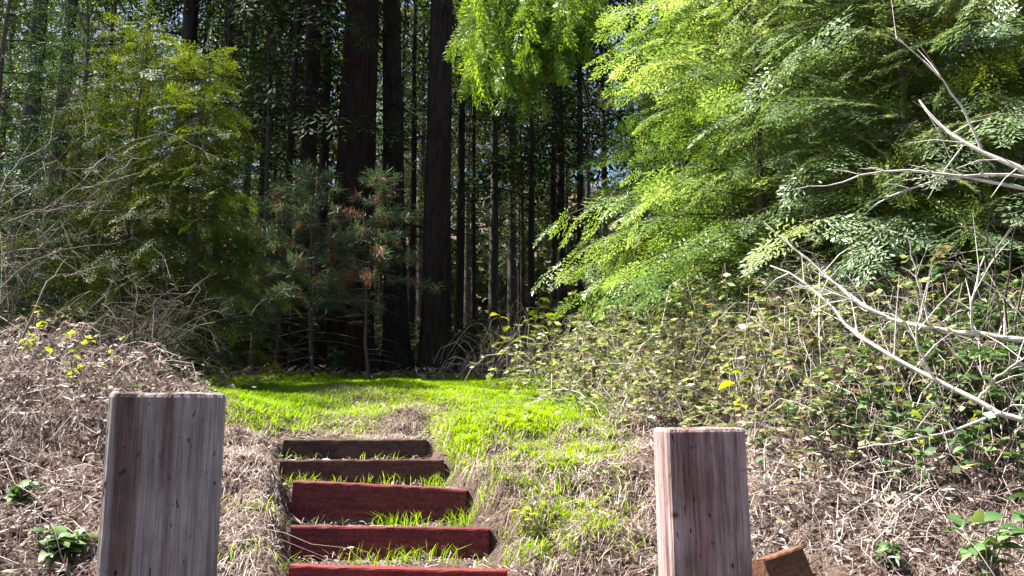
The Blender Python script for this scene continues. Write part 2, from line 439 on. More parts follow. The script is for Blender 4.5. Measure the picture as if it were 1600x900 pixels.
def frond(r, n_side=12, n_need=7, nl=.07, nw=.02, droop=.16, spread=.42, ang=52):
    """flat conifer spray along +X, one unit long"""
    P, D = [], []
    for k in range(n_side):
        t = .04+.92*(k+.5)/n_side; s = 1 if k % 2 else -1
        l = spread*(1-t)**.75*r.uniform(.75, 1.15)+.06
        a = math.radians(ang*r.uniform(.8, 1.15)*(1-.3*t))*s
        base = np.array([t, 0, -droop*t*t]); d = np.array([math.cos(a), math.sin(a), -.12+r.normal(0, .07)])
        for q in range(n_need):
            u = (q+.6)/n_need; sg = 1 if q % 2 else -1
            b = a+sg*math.radians(48)*(1 if q < n_need-1 else 0)
            P.append(base+d*l*u+np.array([0, 0, -.25*droop*(l*u)**2*4])); D.append([math.cos(b), math.sin(b), -.12+r.normal(0, .12)])
    for t in np.linspace(.1, .98, n_side):
        P.append([t, 0, -droop*t*t]); b = r.choice([-1, 1])*.7; D.append([math.cos(b), math.sin(b), -.2])
    P = np.array(P); D = np.array(D); n = len(P)
    Nn = np.tile([0, 0, 1.], (n, 1))+r.normal(0, .2, (n, 3))
    return needles(P, D, Nn, nl*r.uniform(.7, 1.3, n), nw*r.uniform(.8, 1.2, n))

def scatter(tmpls, P, Xd, Up, S, T, r, jit=.12):
    """copies of spray templates: origins P, directions Xd, up hints Up, scales S, tints T"""
    Xd = norm(Xd); Yd = norm(np.cross(Up, Xd)); Zd = np.cross(Xd, Yd)
    which = r.integers(0, len(tmpls), len(P)); out, tt = [], []
    for w, tm in enumerate(tmpls):
        m = which == w
        if not m.any(): continue
        R = np.stack([Xd[m], Yd[m], Zd[m]], 1)                     # rows = axes
        q = np.einsum('qvi,kij->kqvj', tm, R)*S[m][:, None, None, None]+P[m][:, None, None]
        out.append(q.reshape(-1, 4, 3)); tt.append((T[m][:, None]+r.normal(0, jit, (m.sum(), len(tm)))).ravel())
    return np.concatenate(out), np.concatenate(tt)

def conifer(seed, H, r0, base, L0, nl, tm, fs, step, e0=15, droop=.45, shape=.8, tipL=.25, dead=0, tint=.5, sag=.35, limb_r=.012, trunk_k=8, wob=.03, roll=.35):
    """trunk + limbs mesh builder and spray quads; base = crown start height"""
    r = np.random.default_rng(seed)
    w = MB(); zs = np.linspace(-.15, H, 14)
    wx = wob*np.cumsum(r.normal(0, 1, 14))*.5; wy = wob*np.cumsum(r.normal(0, 1, 14))*.5
    wx -= wx[1]; wy -= wy[1]
    rad = r0*(1-np.clip(zs/H, 0, 1)*.93)*(1+.5*np.exp(-np.clip(zs, 0, 9)/.25/max(r0*6, .3)))
    w.tube(np.column_stack([wx, wy, zs]), rad, trunk_k, .4)
    at = lambda h: np.array([np.interp(h, zs, wx), np.interp(h, zs, wy), h])
    P, Xd, Up, S, T = [], [], [], [], []
    az = r.uniform(0, 6)
    for k in range(nl):
        u = (k+r.uniform(0, 1))/nl; h = base+(H-base)*u
        az += 2.4+r.normal(0, .35)
        L = (L0*(1-u)**shape+tipL)*r.uniform(.65, 1.15)
        e = math.radians(e0+35*u*u+r.normal(0, 8)); n = 6
        s = np.linspace(0, 1, n)
        hor = L*s*math.cos(e); zz = L*s*math.sin(e)-droop*L*s**2
        bend = r.normal(0, .12)*s**2*L
        d = np.array([math.cos(az), math.sin(az), 0]); pd = np.array([-d[1], d[0], 0])
        pts = at(h)+hor[:, None]*d+bend[:, None]*pd+np.column_stack([0*s, 0*s, zz])
        w.tube(pts, (limb_r*L+.002)*(1-.85*s), 3, r.uniform(.2, .7))
        cnt = max(2, int(L/step)); tl = tint+r.normal(0, .16)
        for q in range(cnt+1):
            t = .2+.8*q/cnt; x = t*(n-1); a = min(int(x), n-2); p = pts[a]+(pts[a+1]-pts[a])*(x-a)
            tg = norm(pts[a+1]-pts[a]); side = norm(np.cross(tg, [0, 0, 1.]))*(1 if q % 2 else -1)
            ang = 0 if q == cnt else r.uniform(.6, 1.1)
            dd = tg*math.cos(ang)+side*math.sin(ang)+np.array([0, 0, -sag*r.uniform(.3, 1.3)])
            P.append(p); Xd.append(dd); Up.append(np.array([0, 0, 1.])+r.normal(0, roll, 3))
            S.append(fs*r.uniform(.7, 1.25)*(1.1-.35*t)*(.55+.45*min(1, L/(L0*.6)))); T.append(tl+r.normal(0, .08))
    P.append(at(H)); Xd.append([0.05, 0, 1.]); Up.append([0, 1., 0]); S.append(fs*.8); T.append(tint)
    for k in range(dead):                                           # bare dead lower branches
        h = r.uniform(.25, max(base*1.1, .5)); a = r.uniform(0, 6.28); L = L0*r.uniform(.35, .85)
        s = np.linspace(0, 1, 5); d = np.array([math.cos(a), math.sin(a), 0])
        pts = at(h)+(L*s)[:, None]*d+np.column_stack([r.normal(0, .02, 5)*s, r.normal(0, .02, 5)*s, -.25*L*s**1.6+r.normal(0, .015, 5)])
        w.tube(pts, (.006*L+.0025)*(1-.8*s), 3, r.uniform(.4, 1))
    Q, tt = scatter(tm, np.array(P), np.array(Xd, float), np.array(Up, float), np.array(S), np.array(T), r)
    return w, Q, tt

def tree(name, label, cat, loc, w, Q, tt, mw, ml, group=None, rz=0, sc=1):
    e = empty(name, loc, rz); e.scale = (sc,)*3
    link('trunk', w.build('trunk', mw) if isinstance(w, MB) else w, e)
    link('crown', quads_mesh('crown', Q, tt, ml) if not isinstance(Q, bpy.types.Mesh) else Q, e)
    return tag(e, label, cat, group)

def copy_tree(o, loc, rz, sc, label=None):
    c = o.copy(); COL.objects.link(c); c.location = tuple(float(v) for v in loc); c.rotation_euler = (0, 0, float(rz)); c.scale = (float(sc),)*3
    if label: c['label'] = label
    for ch in o.children:
        d = ch.copy(); COL.objects.link(d); d.parent = c
    return c

def gp(x, Y, dz=-.02):
    """ground point under photo column x at distance Y"""
    X = (x-800)/F*Y/math.cos(PITCH)*.985
    return np.array([X, Y, float(ground(X, Y))+dz])

def gpy(x, y):
    """ground point seen at photo pixel (x, y)"""
    for Y in np.arange(2.0, 30, .02):
        p = px(x, y, Y)
        if p[2] <= float(ground(p[0], p[1])): break
    p[2] = float(ground(p[0], p[1])); return p

rf = np.random.default_rng(5)
FR_HI = [frond(rf, 12, 6, .12, .034, spread=.36) for _ in range(4)]
FR_CEDAR = [frond(rf, 10, 5, .14, .05, droop=.35, spread=.34, ang=42) for _ in range(4)]
FR_BOUGH = [frond(rf, 7, 4, .2, .075, droop=.3, spread=.3, ang=40) for _ in range(4)]
FR_MID = [frond(rf, 9, 5, .10, .034) for _ in range(4)]
FR_LO = [frond(rf, 6, 3, .19, .065, droop=.2) for _ in range(4)]

# ------------------------------------------------------------------ big forest trunks
def big_trunk(seed, H, r0, flare=.5, k=44, nz=46, ridges=11):
    r = np.random.default_rng(seed); w = MB()
    zs = np.concatenate([np.linspace(-.2, 1.2, 14), np.linspace(1.35, H, nz-14)])
    th = np.arange(k)/k*2*np.pi
    rad = r0*(1-.75*np.clip(zs/H, 0, 1))+r0*flare*np.exp(-np.clip(zs, 0, 99)/.35)
    ph = r.uniform(0, 6, 6); rm = np.ones((len(zs), k))
    drift = np.cumsum(r.normal(0, .12, len(zs)))
    for a, z in enumerate(zs):
        rm[a] = 1+.055*np.abs(np.sin(ridges*th+ph[0]+drift[a]+.8*np.sin(2*th+ph[1])))*1.6+.03*np.sin(23*th+ph[2]+3*z)+r.normal(0, .012, k)
        rm[a] += .13*np.exp(-max(z, 0)/.3)*np.sin(5*th+ph[3])
    P = np.column_stack([.03*np.sin(zs*.5+ph[4])*r0*3, .03*np.sin(zs*.4+ph[5])*r0*3, zs])
    w.tube(P, rad, k, .4, rm)
    return w

def dead_limbs(w, r, n, z0, z1, rad, L, H=14):
    for k in range(n):
        h = r.uniform(z0, z1); a = r.uniform(0, 6.28); l = L*r.uniform(.4, 1.1)
        s = np.linspace(0, 1, 6); d = np.array([math.cos(a), math.sin(a), 0])
        pts = np.array([0, 0, h])+(rad*.7+l*s)[:, None]*d+np.column_stack([r.normal(0, .04, 6)*s, r.normal(0, .04, 6)*s, -.3*l*s**1.5+r.normal(0, .03, 6)])
        w.tube(pts, (.012*l+.004)*(1-.8*s), 4, .3)

def high_crown(r, z0, z1, L0, n, fs, tint=.45):
    P, Xd, Up, S, T = [], [], [], [], []
    for k in range(n):
        u = r.uniform(0, 1); h = z0+(z1-z0)*u; a = r.uniform(0, 6.28); L = L0*(1-.8*u)
        for t in np.linspace(.3, 1, max(3, int(L/.28))):
            d = np.array([math.cos(a), math.sin(a), 0]); p = np.array([0, 0, h])+d*L*t+np.array([0, 0, -.35*L*t*t])
            b = a+r.normal(0, .9)
            P.append(p); Xd.append([math.cos(b), math.sin(b), -.5]); Up.append(np.array([0, 0, 1.])+r.normal(0, .4, 3)); S.append(fs*r.uniform(.7, 1.2)); T.append(tint+r.normal(0, .15))
    return scatter(FR_LO, np.array(P), np.array(Xd), np.array(Up), np.array(S), np.array(T), r)

rb = np.random.default_rng(21)
def big_tree(name, label, x, Y, r0, seed, mat, crown0, L0=1.9, n=40, H=17, bough=None):
    w = big_trunk(seed, H, r0); dead_limbs(w, rb, 12, 2.2, crown0+1, r0, 1.5)
    Q, tt = high_crown(rb, crown0, H+.5, L0, n, .8)
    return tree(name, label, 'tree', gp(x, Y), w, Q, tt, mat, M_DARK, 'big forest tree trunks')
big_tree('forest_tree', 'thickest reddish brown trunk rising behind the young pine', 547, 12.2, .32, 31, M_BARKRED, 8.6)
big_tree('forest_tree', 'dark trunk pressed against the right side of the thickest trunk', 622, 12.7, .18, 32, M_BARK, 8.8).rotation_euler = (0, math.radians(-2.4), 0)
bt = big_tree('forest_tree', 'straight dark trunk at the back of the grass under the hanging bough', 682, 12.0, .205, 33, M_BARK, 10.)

# the bough that hangs into the picture belongs to the straight trunk
base = np.array(bt.location)
b0 = np.array([0, 0, 5.6]); b1 = px(800, -60, 9.2)-base
s = np.linspace(0, 1, 8)
pts = b0+(b1-b0)*s[:, None]+np.column_stack([0*s, 0*s, .9*np.sin(s*np.pi)*.6])
wb = MB(); wb.tube(pts, .05*(1-.75*s)+.008, 7, .3)
P, Xd, Up, S, T = [], [], [], [], []
r = np.random.default_rng(8)
for k in range(60):
    # hanging streamers, longest in the middle
    xx = r.uniform(718, 930); yy = -70+r.uniform(-20, 60)
    low = np.interp(xx, [715, 735, 760, 790, 815, 850, 900, 935], [80, 105, 135, 182, 155, 110, 75, 40])*r.uniform(.45, 1.05)
    Y = 9.2+r.uniform(-.7, .7)
    a = px(xx, yy, Y)-base; b = px(xx+r.normal(0, 12), low, Y+r.normal(0, .15))-base
    nseg = max(3, int(np.linalg.norm(b-a)/.11)); t = np.linspace(0, 1, nseg)
    st = a+(b-a)*t[:, None]+np.column_stack([.04*np.sin(t*5+k), .04*np.cos(t*4+k), 0*t])
    j = np.argmin(np.linalg.norm(pts-a, axis=1)); wb.tube(np.array([pts[j], (pts[j]+a)/2+[0, 0, .05], a]), [.012, .009, .006], 3, .4)
    wb.tube(st, .005*(1-.7*t)+.001, 3, .4)
    for q in range(nseg):
        for _ in range(2):
            an = r.uniform(0, 6.28); P.append(st[q]); Xd.append([math.cos(an)*.6, math.sin(an)*.6, -.9]); Up.append([math.cos(an+1.5), math.sin(an+1.5), .6]); S.append(.30*r.uniform(.7, 1.2)); T.append(.62+.25*math.sin(k*1.7)+r.normal(0, .12))
Q, tt = scatter(FR_BOUGH, np.array(P), np.array(Xd), np.array(Up), np.array(S), np.array(T), r)
lb = link('hanging_bough', wb.build('hanging_bough', M_TWIG), bt); lb['label'] = 'bright green bough hanging from the top edge'
link('bough_foliage', quads_mesh('bough_foliage', Q, tt, M_BOUGH), lb)

# ------------------------------------------------------------------ slender forest trees and far wood
LAB = 'slender dark conifer deep in the shaded forest'
GRP = 'slender conifers deep in the forest'
protos = []
for k in range(5):
    H = [15, 17, 13, 18, 16][k]
    w, Q, tt = conifer(100+k, H, [.10, .13, .08, .15, .11][k], [5.0, 7.0, 3.6, 8.0, 6.0][k], [1.6, 1.9, 1.4, 2.0, 1.8][k], 52, FR_LO, .75, .26, e0=8, droop=.4, dead=26, tint=.45, sag=.5)
    protos.append((w, Q, tt))
rt = np.random.default_rng(77)
placed = []
# columns that the photograph shows as separate thin trunks, then the fill behind them
front = [(880, 17, 0), (911, 16, 2), (832, 15, 2), (866, 19, 0), (716, 16, 4), (738, 18, 2), (640, 19, 4), (622, 22, 0), (655, 25, 1), (498, 15, 4), (476, 14.2, 2),
         (325, 15, 1), (258, 14, 3), (287, 17, 0), (400, 16, 4), (370, 20, 3), (60, 15, 1), (130, 18, 0), (10, 13, 3), (195, 21, 1), (950, 22, 1), (1085, 14, 3), (1000, 19, 4), (1180, 17, 0), (770, 17, 1), (800, 21, 3), (440, 11.7, 2), (463, 12.0, 0)]
spots = [(gp(x, Y), k) for (x, Y, k) in front]
for _ in range(900):
    Y = rt.uniform(18, 44); x = rt.uniform(-60, 1660); p = gp(x, Y)
    if 690 < x < 1020 and Y < 26 and rt.uniform() < .75: continue
    if 900 < x < 1010 and rt.uniform() < .8: continue
    if min(np.hypot(p[0]-q[0][0], p[1]-q[0][1]) for q in spots) > 2.9: spots.append((p, int(rt.integers(0, 5))))
    if len(spots) > 80: break
LABS = {0: 'thicker of the two thin dark trunks left of the bright conifers', 1: 'thin dark trunk nearest the bright conifers', 2: 'thin dark trunk below the tip of the hanging bough',
        4: 'thin trunk just right of the straight dark trunk', 9: 'thin trunk just left of the thickest trunk', 11: 'thin dark trunk above the shorter olive conifer',
        12: 'thick dark trunk at the top edge behind the olive conifers', 21: 'dark trunk in the gap behind the bright conifers', 18: 'dark trunk at the upper left corner', 26: 'thin trunk at the left end of the grass behind the young pine', 27: 'thin trunk between the young pine and the thickest trunk'}
proto_obj = {}
for si, (p, k) in enumerate(spots):
    sc = rt.uniform(.85, 1.15); rz = rt.uniform(0, 6.28); lab = LABS.get(si, LAB)
    if k not in proto_obj:
        w, Q, tt = protos[k]
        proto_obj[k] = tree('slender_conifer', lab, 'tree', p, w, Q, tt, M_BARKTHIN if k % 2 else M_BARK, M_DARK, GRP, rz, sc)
    else:
        copy_tree(proto_obj[k], p, rz, sc, lab)

for (x, y, k, sc, lab) in [(-9.4, 11.3, 1, 1.0, 'unseen tall dark conifer just beyond the left edge, added for shade'), (-7.6, 13.4, 3, 1.0, 'tall dark conifer behind the left edge'), (-11.5, 9.3, 4, 1.0, 'unseen tall dark conifer well beyond the left edge, added for shade'),
                        (-10.2, 13.0, 0, 1.0, 'unseen tall dark conifer behind the others at the left edge, added for shade'), (-5.9, 14.6, 4, 1.0, 'tall dark conifer behind the olive conifer pair')]:
    copy_tree(proto_obj[k], (x, y, float(ground(x, y))-.02), x*3, sc, lab)  # trees added at the left, mostly out of view, to shade the olive conifers

# far wood closing the view
r = np.random.default_rng(3)
n = 56000
Y = r.uniform(44, 62, n); x = r.uniform(-.85, .85, n)*Y; z = ground(x, Y, False)+30*r.beta(1.1, 1.3, n)
z[:14000] = ground(x[:14000], Y[:14000], False)+7*r.uniform(0, 1, 14000)**1.3
gap = (x/Y > .085) & (x/Y < .15) & (z > 15)
gap |= (x/Y > -.5) & (x/Y < -.38) & (z > 15)
P = np.column_stack([x, Y, z])[~gap]; n = len(P)
P[:, 0] = np.round(P[:, 0]/2.2)*2.2+r.normal(0, .95, n)
Q = needles(P, r.normal(0, 1, (n, 3))*[1, 1, .6]-[0, 0, .4], r.normal(0, 1, (n, 3)), r.uniform(.6, 1.3, n), r.uniform(.25, .6, n))
tag(link('far_wood', quads_mesh('far_wood', Q, r.uniform(.1, .9, n), M_FAR)), 'mass of foliage closing the view behind the trunks', 'wood', kind='stuff')

# ------------------------------------------------------------------ understory
def shrub(seed, rx, rz, n, fs, tm, base=.1, sticks=26):
    r = np.random.default_rng(seed); w = MB()
    P, Xd, Up, S, T = [], [], [], [], []
    for k in range(sticks):
        a = r.uniform(0, 6.28); q = r.uniform(.2, 1); tip = np.array([math.cos(a)*rx*q, math.sin(a)*rx*q, rz*r.uniform(.5, 1.1)*(1-.4*q*q)])
        t = np.linspace(0, 1, 6); b = np.array([math.cos(a), math.sin(a), 0])*.08
        pts = b*(1-t)[:, None]+tip*t[:, None]+np.column_stack([r.normal(0, .03, 6), r.normal(0, .03, 6), .15*np.sin(t*3)])*(t[:, None]); pts[0, 2] = -.08
        w.tube(pts, .012*(1-.8*t)+.002, 4, r.uniform(.1, .9))
        for m in range(n//sticks):
            u = r.uniform(.3, 1); p = pts[0]+(tip-pts[0])*u+r.normal(0, .07, 3); aa = r.uniform(0, 6.28)
            P.append(p); Xd.append([math.cos(aa), math.sin(aa), r.uniform(-.6, .3)]); Up.append(np.array([0, 0, 1.])+r.normal(0, .4, 3)); S.append(fs*r.uniform(.6, 1.3)); T.append(.45+r.normal(0, .2))
    Q, tt = scatter(tm, np.array(P), np.array(Xd), np.array(Up), np.array(S), np.array(T), r)
    return w, Q, tt
ulabel = 'dark understory shrub between the forest trunks'
w, Q, tt = shrub(61, 1.1, 1.7, 260, .5, FR_LO)
us = None
for (x, Y, sc) in [(40, 11.5, 1.2), (150, 12.5, 1.2), (230, 13, 1.1), (330, 13.5, 1.0), (420, 14.5, 1.0), (760, 15.5, .8), (900, 15, 1.0), (975, 13, 1.1), (840, 18, 1.0), (690, 19, 1.0), (560, 18, 1.1), (460, 19, 1.2), (1080, 14.5, 1.3), (280, 18, 1.4), (100, 16, 1.5)]:
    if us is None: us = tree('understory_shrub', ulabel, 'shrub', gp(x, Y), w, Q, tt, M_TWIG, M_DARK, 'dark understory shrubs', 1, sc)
    else: copy_tree(us, gp(x, Y), rt.uniform(0, 6.28), sc)

# ------------------------------------------------------------------ left conifers
w, Q, tt = conifer(201, 4.4, .045, .6, 1.15, 110, FR_HI, .44, .13, e0=14, droop=.42, tint=.6, dead=30, limb_r=.006)
lc = tree('young_conifer', 'olive green young conifer with drooping sprays, taller of the left pair', 'tree', gp(185, 8.9), w, Q, tt, M_TWIG, M_OLIVE, 'young conifers left of the clearing', .4, .93)
copy_tree(lc, gp(285, 8.5), 2.3, .83, 'shorter olive green young conifer, nearer the young pine')
w, Q, tt = conifer(203, 5.2, .07, .8, 1.5, 60, FR_MID, .5, .18, e0=5, droop=.4, tint=.5, dead=30)
db = tree('shaded_conifer', 'dark green conifer behind the olive conifer pair', 'tree', gp(395, 11.8), w, Q, tt, M_TWIG, M_BLUE, 'dark conifers at the forest edge', 0, 1.0)
copy_tree(db, gp(95, 10.6), 1.2, 1.1, 'dark green conifer behind the pale bare bush at far left')
copy_tree(db, gp(-40, 9.0), 3.9, 1.05, 'dark green conifer cut off by the left edge')
copy_tree(db, gp(320, 13.2), 5.1, 1.2, 'dark green conifer between olive conifers and thickest trunk')

# ------------------------------------------------------------------ young pines in the middle
def pine(seed, H, r0, base, L0, nwh, per, tuft_n, nl, brown=.15, bare=6):
    r = np.random.default_rng(seed); w = MB()
    zs = np.linspace(-.12, H, 10); wx = .015*np.cumsum(r.normal(0, 1, 10)); wx -= wx[1]
    w.tube(np.column_stack([wx, wx*.5, zs]), r0*(1-.85*np.clip(zs/H, 0, 1)), 6, .35)
    Ps, Ds, Ts = [], [], []
    def tuft(p, d, br):
        n = tuft_n; v = norm(d)+r.normal(0, .55, (n, 3)); v = norm(v)-np.array([0, 0, .45 if br else .12])
        Ps.append(p+r.normal(0, .02, (n, 3))-norm(d)*r.uniform(0, .12, (n, 1))); Ds.append(v); Ts.append(np.full(n, .06 if br else .6)+r.normal(0, .05 if br else .16, n))
    for k in range(nwh):
        u = (k+.3)/nwh; h = base+(H-base)*u
        for m in range(per):
            a = m/per*6.28+r.uniform(0, 1.2)+k; L = L0*(1-u)**.7*r.uniform(.7, 1.15)+.1; e = math.radians(10+40*u)
            s = np.linspace(0, 1, 5); d = np.array([math.cos(a), math.sin(a), 0])
            pts = np.array([np.interp(h, zs, wx), 0, h])+(L*s*math.cos(e))[:, None]*d+np.column_stack([0*s, 0*s, L*s*math.sin(e)-.3*L*s**2])
            w.tube(pts, (.007*L+.004)*(1-.7*s), 3, r.uniform(.3, .8))
            for t in np.linspace(.35, 1, max(2, int(L/.13))):
                p = pts[0]+(pts[-1]-pts[0])*t; p[2] = np.interp(t, s, pts[:, 2])
                for sd in (-1, 1):
                    dd = d*math.cos(.7)+np.array([-d[1], d[0], 0])*sd*math.sin(.7)*r.uniform(.2, 1.2)+np.array([0, 0, .35])
                    br = r.uniform() < brown*(1.6-t)
                    tuft(p+dd*.08*r.uniform(.3, 1.3), dd if not br else dd-np.array([0, 0, 1.]), br)
    for k in range(bare):
        h = r.uniform(.25, base+.2); a = r.uniform(0, 6.28); L = L0*r.uniform(.4, .8); s = np.linspace(0, 1, 5); d = np.array([math.cos(a), math.sin(a), 0])
        w.tube(np.array([0, 0, h])+(L*s)[:, None]*d+np.column_stack([r.normal(0, .01, 5), r.normal(0, .01, 5), -.15*L*s**2]), .005*(1-.7*s), 3, .75)
    P = np.concatenate(Ps); D = np.concatenate(Ds); n = len(P)
    return w, needles(P, D, r.normal(0, 1, (n, 3)), nl*r.uniform(.7, 1.2, n), np.full(n, .010)), np.concatenate(Ts)
w, Q, tt = pine(301, 2.7, .03, .9, .95, 6, 5, 17, .16, .16, 22)
yp = tree('young_pine', 'bluish young pine with tufted needles before the thickest trunk', 'tree', gp(487, 10.3), w, Q, tt, M_TWIG, M_PINE, 'young pines at the back of the grass', .3)
copy_tree(yp, gp(430, 10.9), 2.5, .95, 'young pine at the left end of the grass')
w, Q, tt = pine(302, 2.6, .026, 1.15, .62, 6, 4, 26, .13, .35, 26)
tree('pine_sapling', 'thin sapling with bare low twigs and browned needles on the grass', 'tree', gp(575, 10.0), w, Q, tt, M_TWIG, M_PINE)

# ------------------------------------------------------------------ right conifers
w1, Q1, t1 = conifer(401, 6.2, .05, .4, 1.9, 150, FR_HI, .5, .15, e0=16, droop=.42, tint=.72, dead=6, sag=.3, limb_r=.006)
rc = tree('bright_conifer', 'bright green conifer with flat sprays reaching over the grass', 'tree', gp(1200, 7.4), w1, Q1, t1, M_TWIG, M_HEM, 'bright conifers right of the clearing', .7, 1.0)
sc_ = copy_tree(rc, gp(1440, 6.3), 2.9, .95, 'silvery green conifer in the middle of the right thicket')
for ch in sc_.children:
    if ch.name.startswith('crown'): ch.material_slots[0].link = 'OBJECT'; ch.material_slots[0].material = M_SILVER
copy_tree(rc, gp(1130, 10.4), 4.4, 1.05, 'bright green conifer farthest back beside the thin trunks')
w2, Q2, t2 = conifer(402, 6.5, .055, .5, 2.0, 120, FR_CEDAR, .50, .16, limb_r=.006, e0=10, droop=.5, tint=.55, dead=10, sag=.55)
cc = tree('cedar', 'yellowish cedar with drooping sprays behind the bright conifers', 'tree', gp(1330, 8.8), w2, Q2, t2, M_TWIG, M_YEL, 'yellowish cedars', .2, 1.15)
copy_tree(cc, gp(1545, 6.4), 3.0, .72, 'yellowish cedar low behind the pale dead limbs')
w3, Q3, t3 = conifer(403, 7, .06, .5, 1.9, 110, FR_MID, .52, .17, limb_r=.007, e0=14, droop=.42, tint=.5, dead=6)
fc = tree('fir_tree', 'deep green fir behind the thicket at the right edge', 'tree', gp(1620, 7.8), w3, Q3, t3, M_TWIG, M_BLUE, 'deep green firs at right', 0, 1.0)
copy_tree(fc, gp(1230, 12.5), 1.9, 1.1, 'deep green fir far behind the yellowish cedar')
copy_tree(fc, gp(1420, 12.0), 3.3, 1.15, 'deep green fir between the yellowish cedar and the right edge')

# ------------------------------------------------------------------ brambles and thickets
def bramble(seed, cx, cy, rx, ry, hmax, ncane, nleaf, dry, leaf_size=.05, cr=.0035, lm_dead=False):
    """canes arching out of the bank and back to it; returns local meshes"""
    r = np.random.default_rng(seed); c0 = np.array([cx, cy, float(ground(cx, cy))]); w = MB(); LP, LD = [], []
    for k in range(ncane):
        a = r.uniform(0, 6.28); q = math.sqrt(r.uniform()); x, y = cx+rx*q*math.cos(a), cy+ry*q*math.sin(a)
        b = r.uniform(0, 6.28); span = r.uniform(.2, .95); ht = hmax*r.uniform(.25, 1.1)*(1-.45*q*q)
        x2, y2 = x+span*math.cos(b), y+span*math.sin(b)
        s = np.linspace(0, 1, 8); g0, g1 = float(ground(x, y)), float(ground(x2, y2))
        end = r.uniform(0, .7)*ht
        pk = r.uniform(.8, 1.6)
        pts = np.column_stack([x+(x2-x)*s, y+(y2-y)*s, g0-.03+(g1-g0+end)*s+ht*4*s**pk*(1-s)*.9])
        pts[1:, :] += r.normal(0, .022, (7, 3)); pts -= c0
        w.tube(pts, cr*r.uniform(.6, 1.6)*(1-.6*s), 3, np.clip(r.beta(1.3, 1.9), 0, 1))
        for _ in range(nleaf):
            t = r.uniform(.25, 1)*7; i0 = min(int(t), 6); p = pts[i0]+(pts[i0+1]-pts[i0])*(t-i0)
            for d in (-.9, 0, .9):
                bb = b+d+r.normal(0, .4); LP.append(p); LD.append([math.cos(bb), math.sin(bb), r.uniform(-.5, .3)])
            if r.uniform() < .08: break
    n = len(LP)
    if n:
        Q = needles(np.array(LP), np.array(LD), np.tile([0, 0, 1.], (n, 1))+r.normal(0, .5, (n, 3)), leaf_size*r.uniform(.6, 1.3, n), leaf_size*.6*r.uniform(.7, 1.2, n))
        if lm_dead: Q = needles(np.array(LP), np.array(LD)+r.normal(0, .5, (n, 3)), r.normal(0, 1, (n, 3)), leaf_size*r.uniform(.5, 1.5, n), leaf_size*.28*r.uniform(.6, 1.4, n))
        T = np.clip(r.beta(3, 1.9, n), 0, 1); T = np.where(r.uniform(0, 1, n) < dry, r.uniform(0, .22, n), T)
    else: Q = T = None
    return c0, w, Q, T
def put_bramble(name, label, cat, *a, mat=None, group=None, lm=None, **k):
    c0, w, Q, T = bramble(*a, lm_dead=lm is M_DEADLEAF, **k)
    e = empty(name, c0); link('canes', w.build('canes', mat or M_CANE), e)
    if Q is not None:
        l = link('leaves', quads_mesh('leaves', Q, T, lm or M_BRAM), e); l['kind'] = 'stuff'
    tag(e, label, cat, group)
    return e
G1 = 'bramble heaps in the right thicket'
def gxy(x, Y): p = gp(x, Y); return p[0], p[1]
put_bramble('bramble_bush', 'leafy bramble heap behind the pinkish post', 'bramble', 501, *gxy(1120, 6.0), 1.0, .9, .85, 400, 7, .15, .06, .0026, group=G1)
put_bramble('bramble_bush', 'tall grey bramble heap below the white fallen limbs', 'bramble', 502, *gxy(1340, 5.0), .95, .9, .8, 460, 6, .2, .055, .0024, group=G1)
put_bramble('bramble_bush', 'shaded bramble heap at the lower right edge', 'bramble', 503, *gxy(1560, 4.5), .8, .9, .75, 300, 9, .08, .06, .0024, group=G1, lm=M_GREENLEAF)
put_bramble('bramble_bush', 'dry bramble heap at the foot of the bright conifers', 'bramble', 504, *gxy(1230, 7.2), 1.2, .9, 1.1, 440, 8, .12, .07, .003, group=G1)
put_bramble('bramble_bush', 'green topped bramble heap beside the far right corner of the grass', 'bramble', 505, *gxy(985, 8.2), .9, .9, .9, 230, 12, .08, .075, group=G1)
put_bramble('bramble_bush', 'bramble heap under the yellowish cedar', 'bramble', 506, *gxy(1470, 6.4), 1.2, 1.0, 1.0, 450, 4, .2, .06, .0028, group=G1)
put_bramble('dry_brush_heap', 'reddish brown heap of dry brush at the back right of the grass', 'brush', 507, *gxy(860, 10.3), 1.0, .6, .8, 420, 3, .9, lm=M_DEADLEAF, cr=.005)
put_bramble('dry_bramble', 'low dry bramble sprawling right of the pinkish post', 'bramble', 508, *gxy(1330, 3.7), .55, .5, .3, 220, 7, .4, .04, .002, lm=M_DEADLEAF)
G2 = 'dry bramble heaps on the left bank'
put_bramble('dry_bramble', 'pinkish dry bramble tangle at the left edge', 'bramble', 511, *gxy(-10, 4.6), .6, .7, .55, 300, 8, .3, .045, .0024, lm=M_DEADLEAF, group=G2)
put_bramble('dry_bramble', 'dry bramble tangle on the bank left of the grey post', 'bramble', 512, *gxy(70, 5.7), .8, .7, .42, 240, 7, .3, .045, .0024, lm=M_DEADLEAF, group=G2)
put_bramble('dry_bramble', 'low shaded bramble tangle between olive conifers and grass', 'bramble', 513, *gxy(235, 7.6), .6, .4, .35, 130, 6, .3, .05, .0025, group=G2)
put_bramble('dry_bramble', 'dead stalk tangle in the lower left corner', 'bramble', 514, *gxy(60, 3.3), .5, .5, .25, 200, 8, .4, .04, .002, lm=M_DEADLEAF, group=G2)

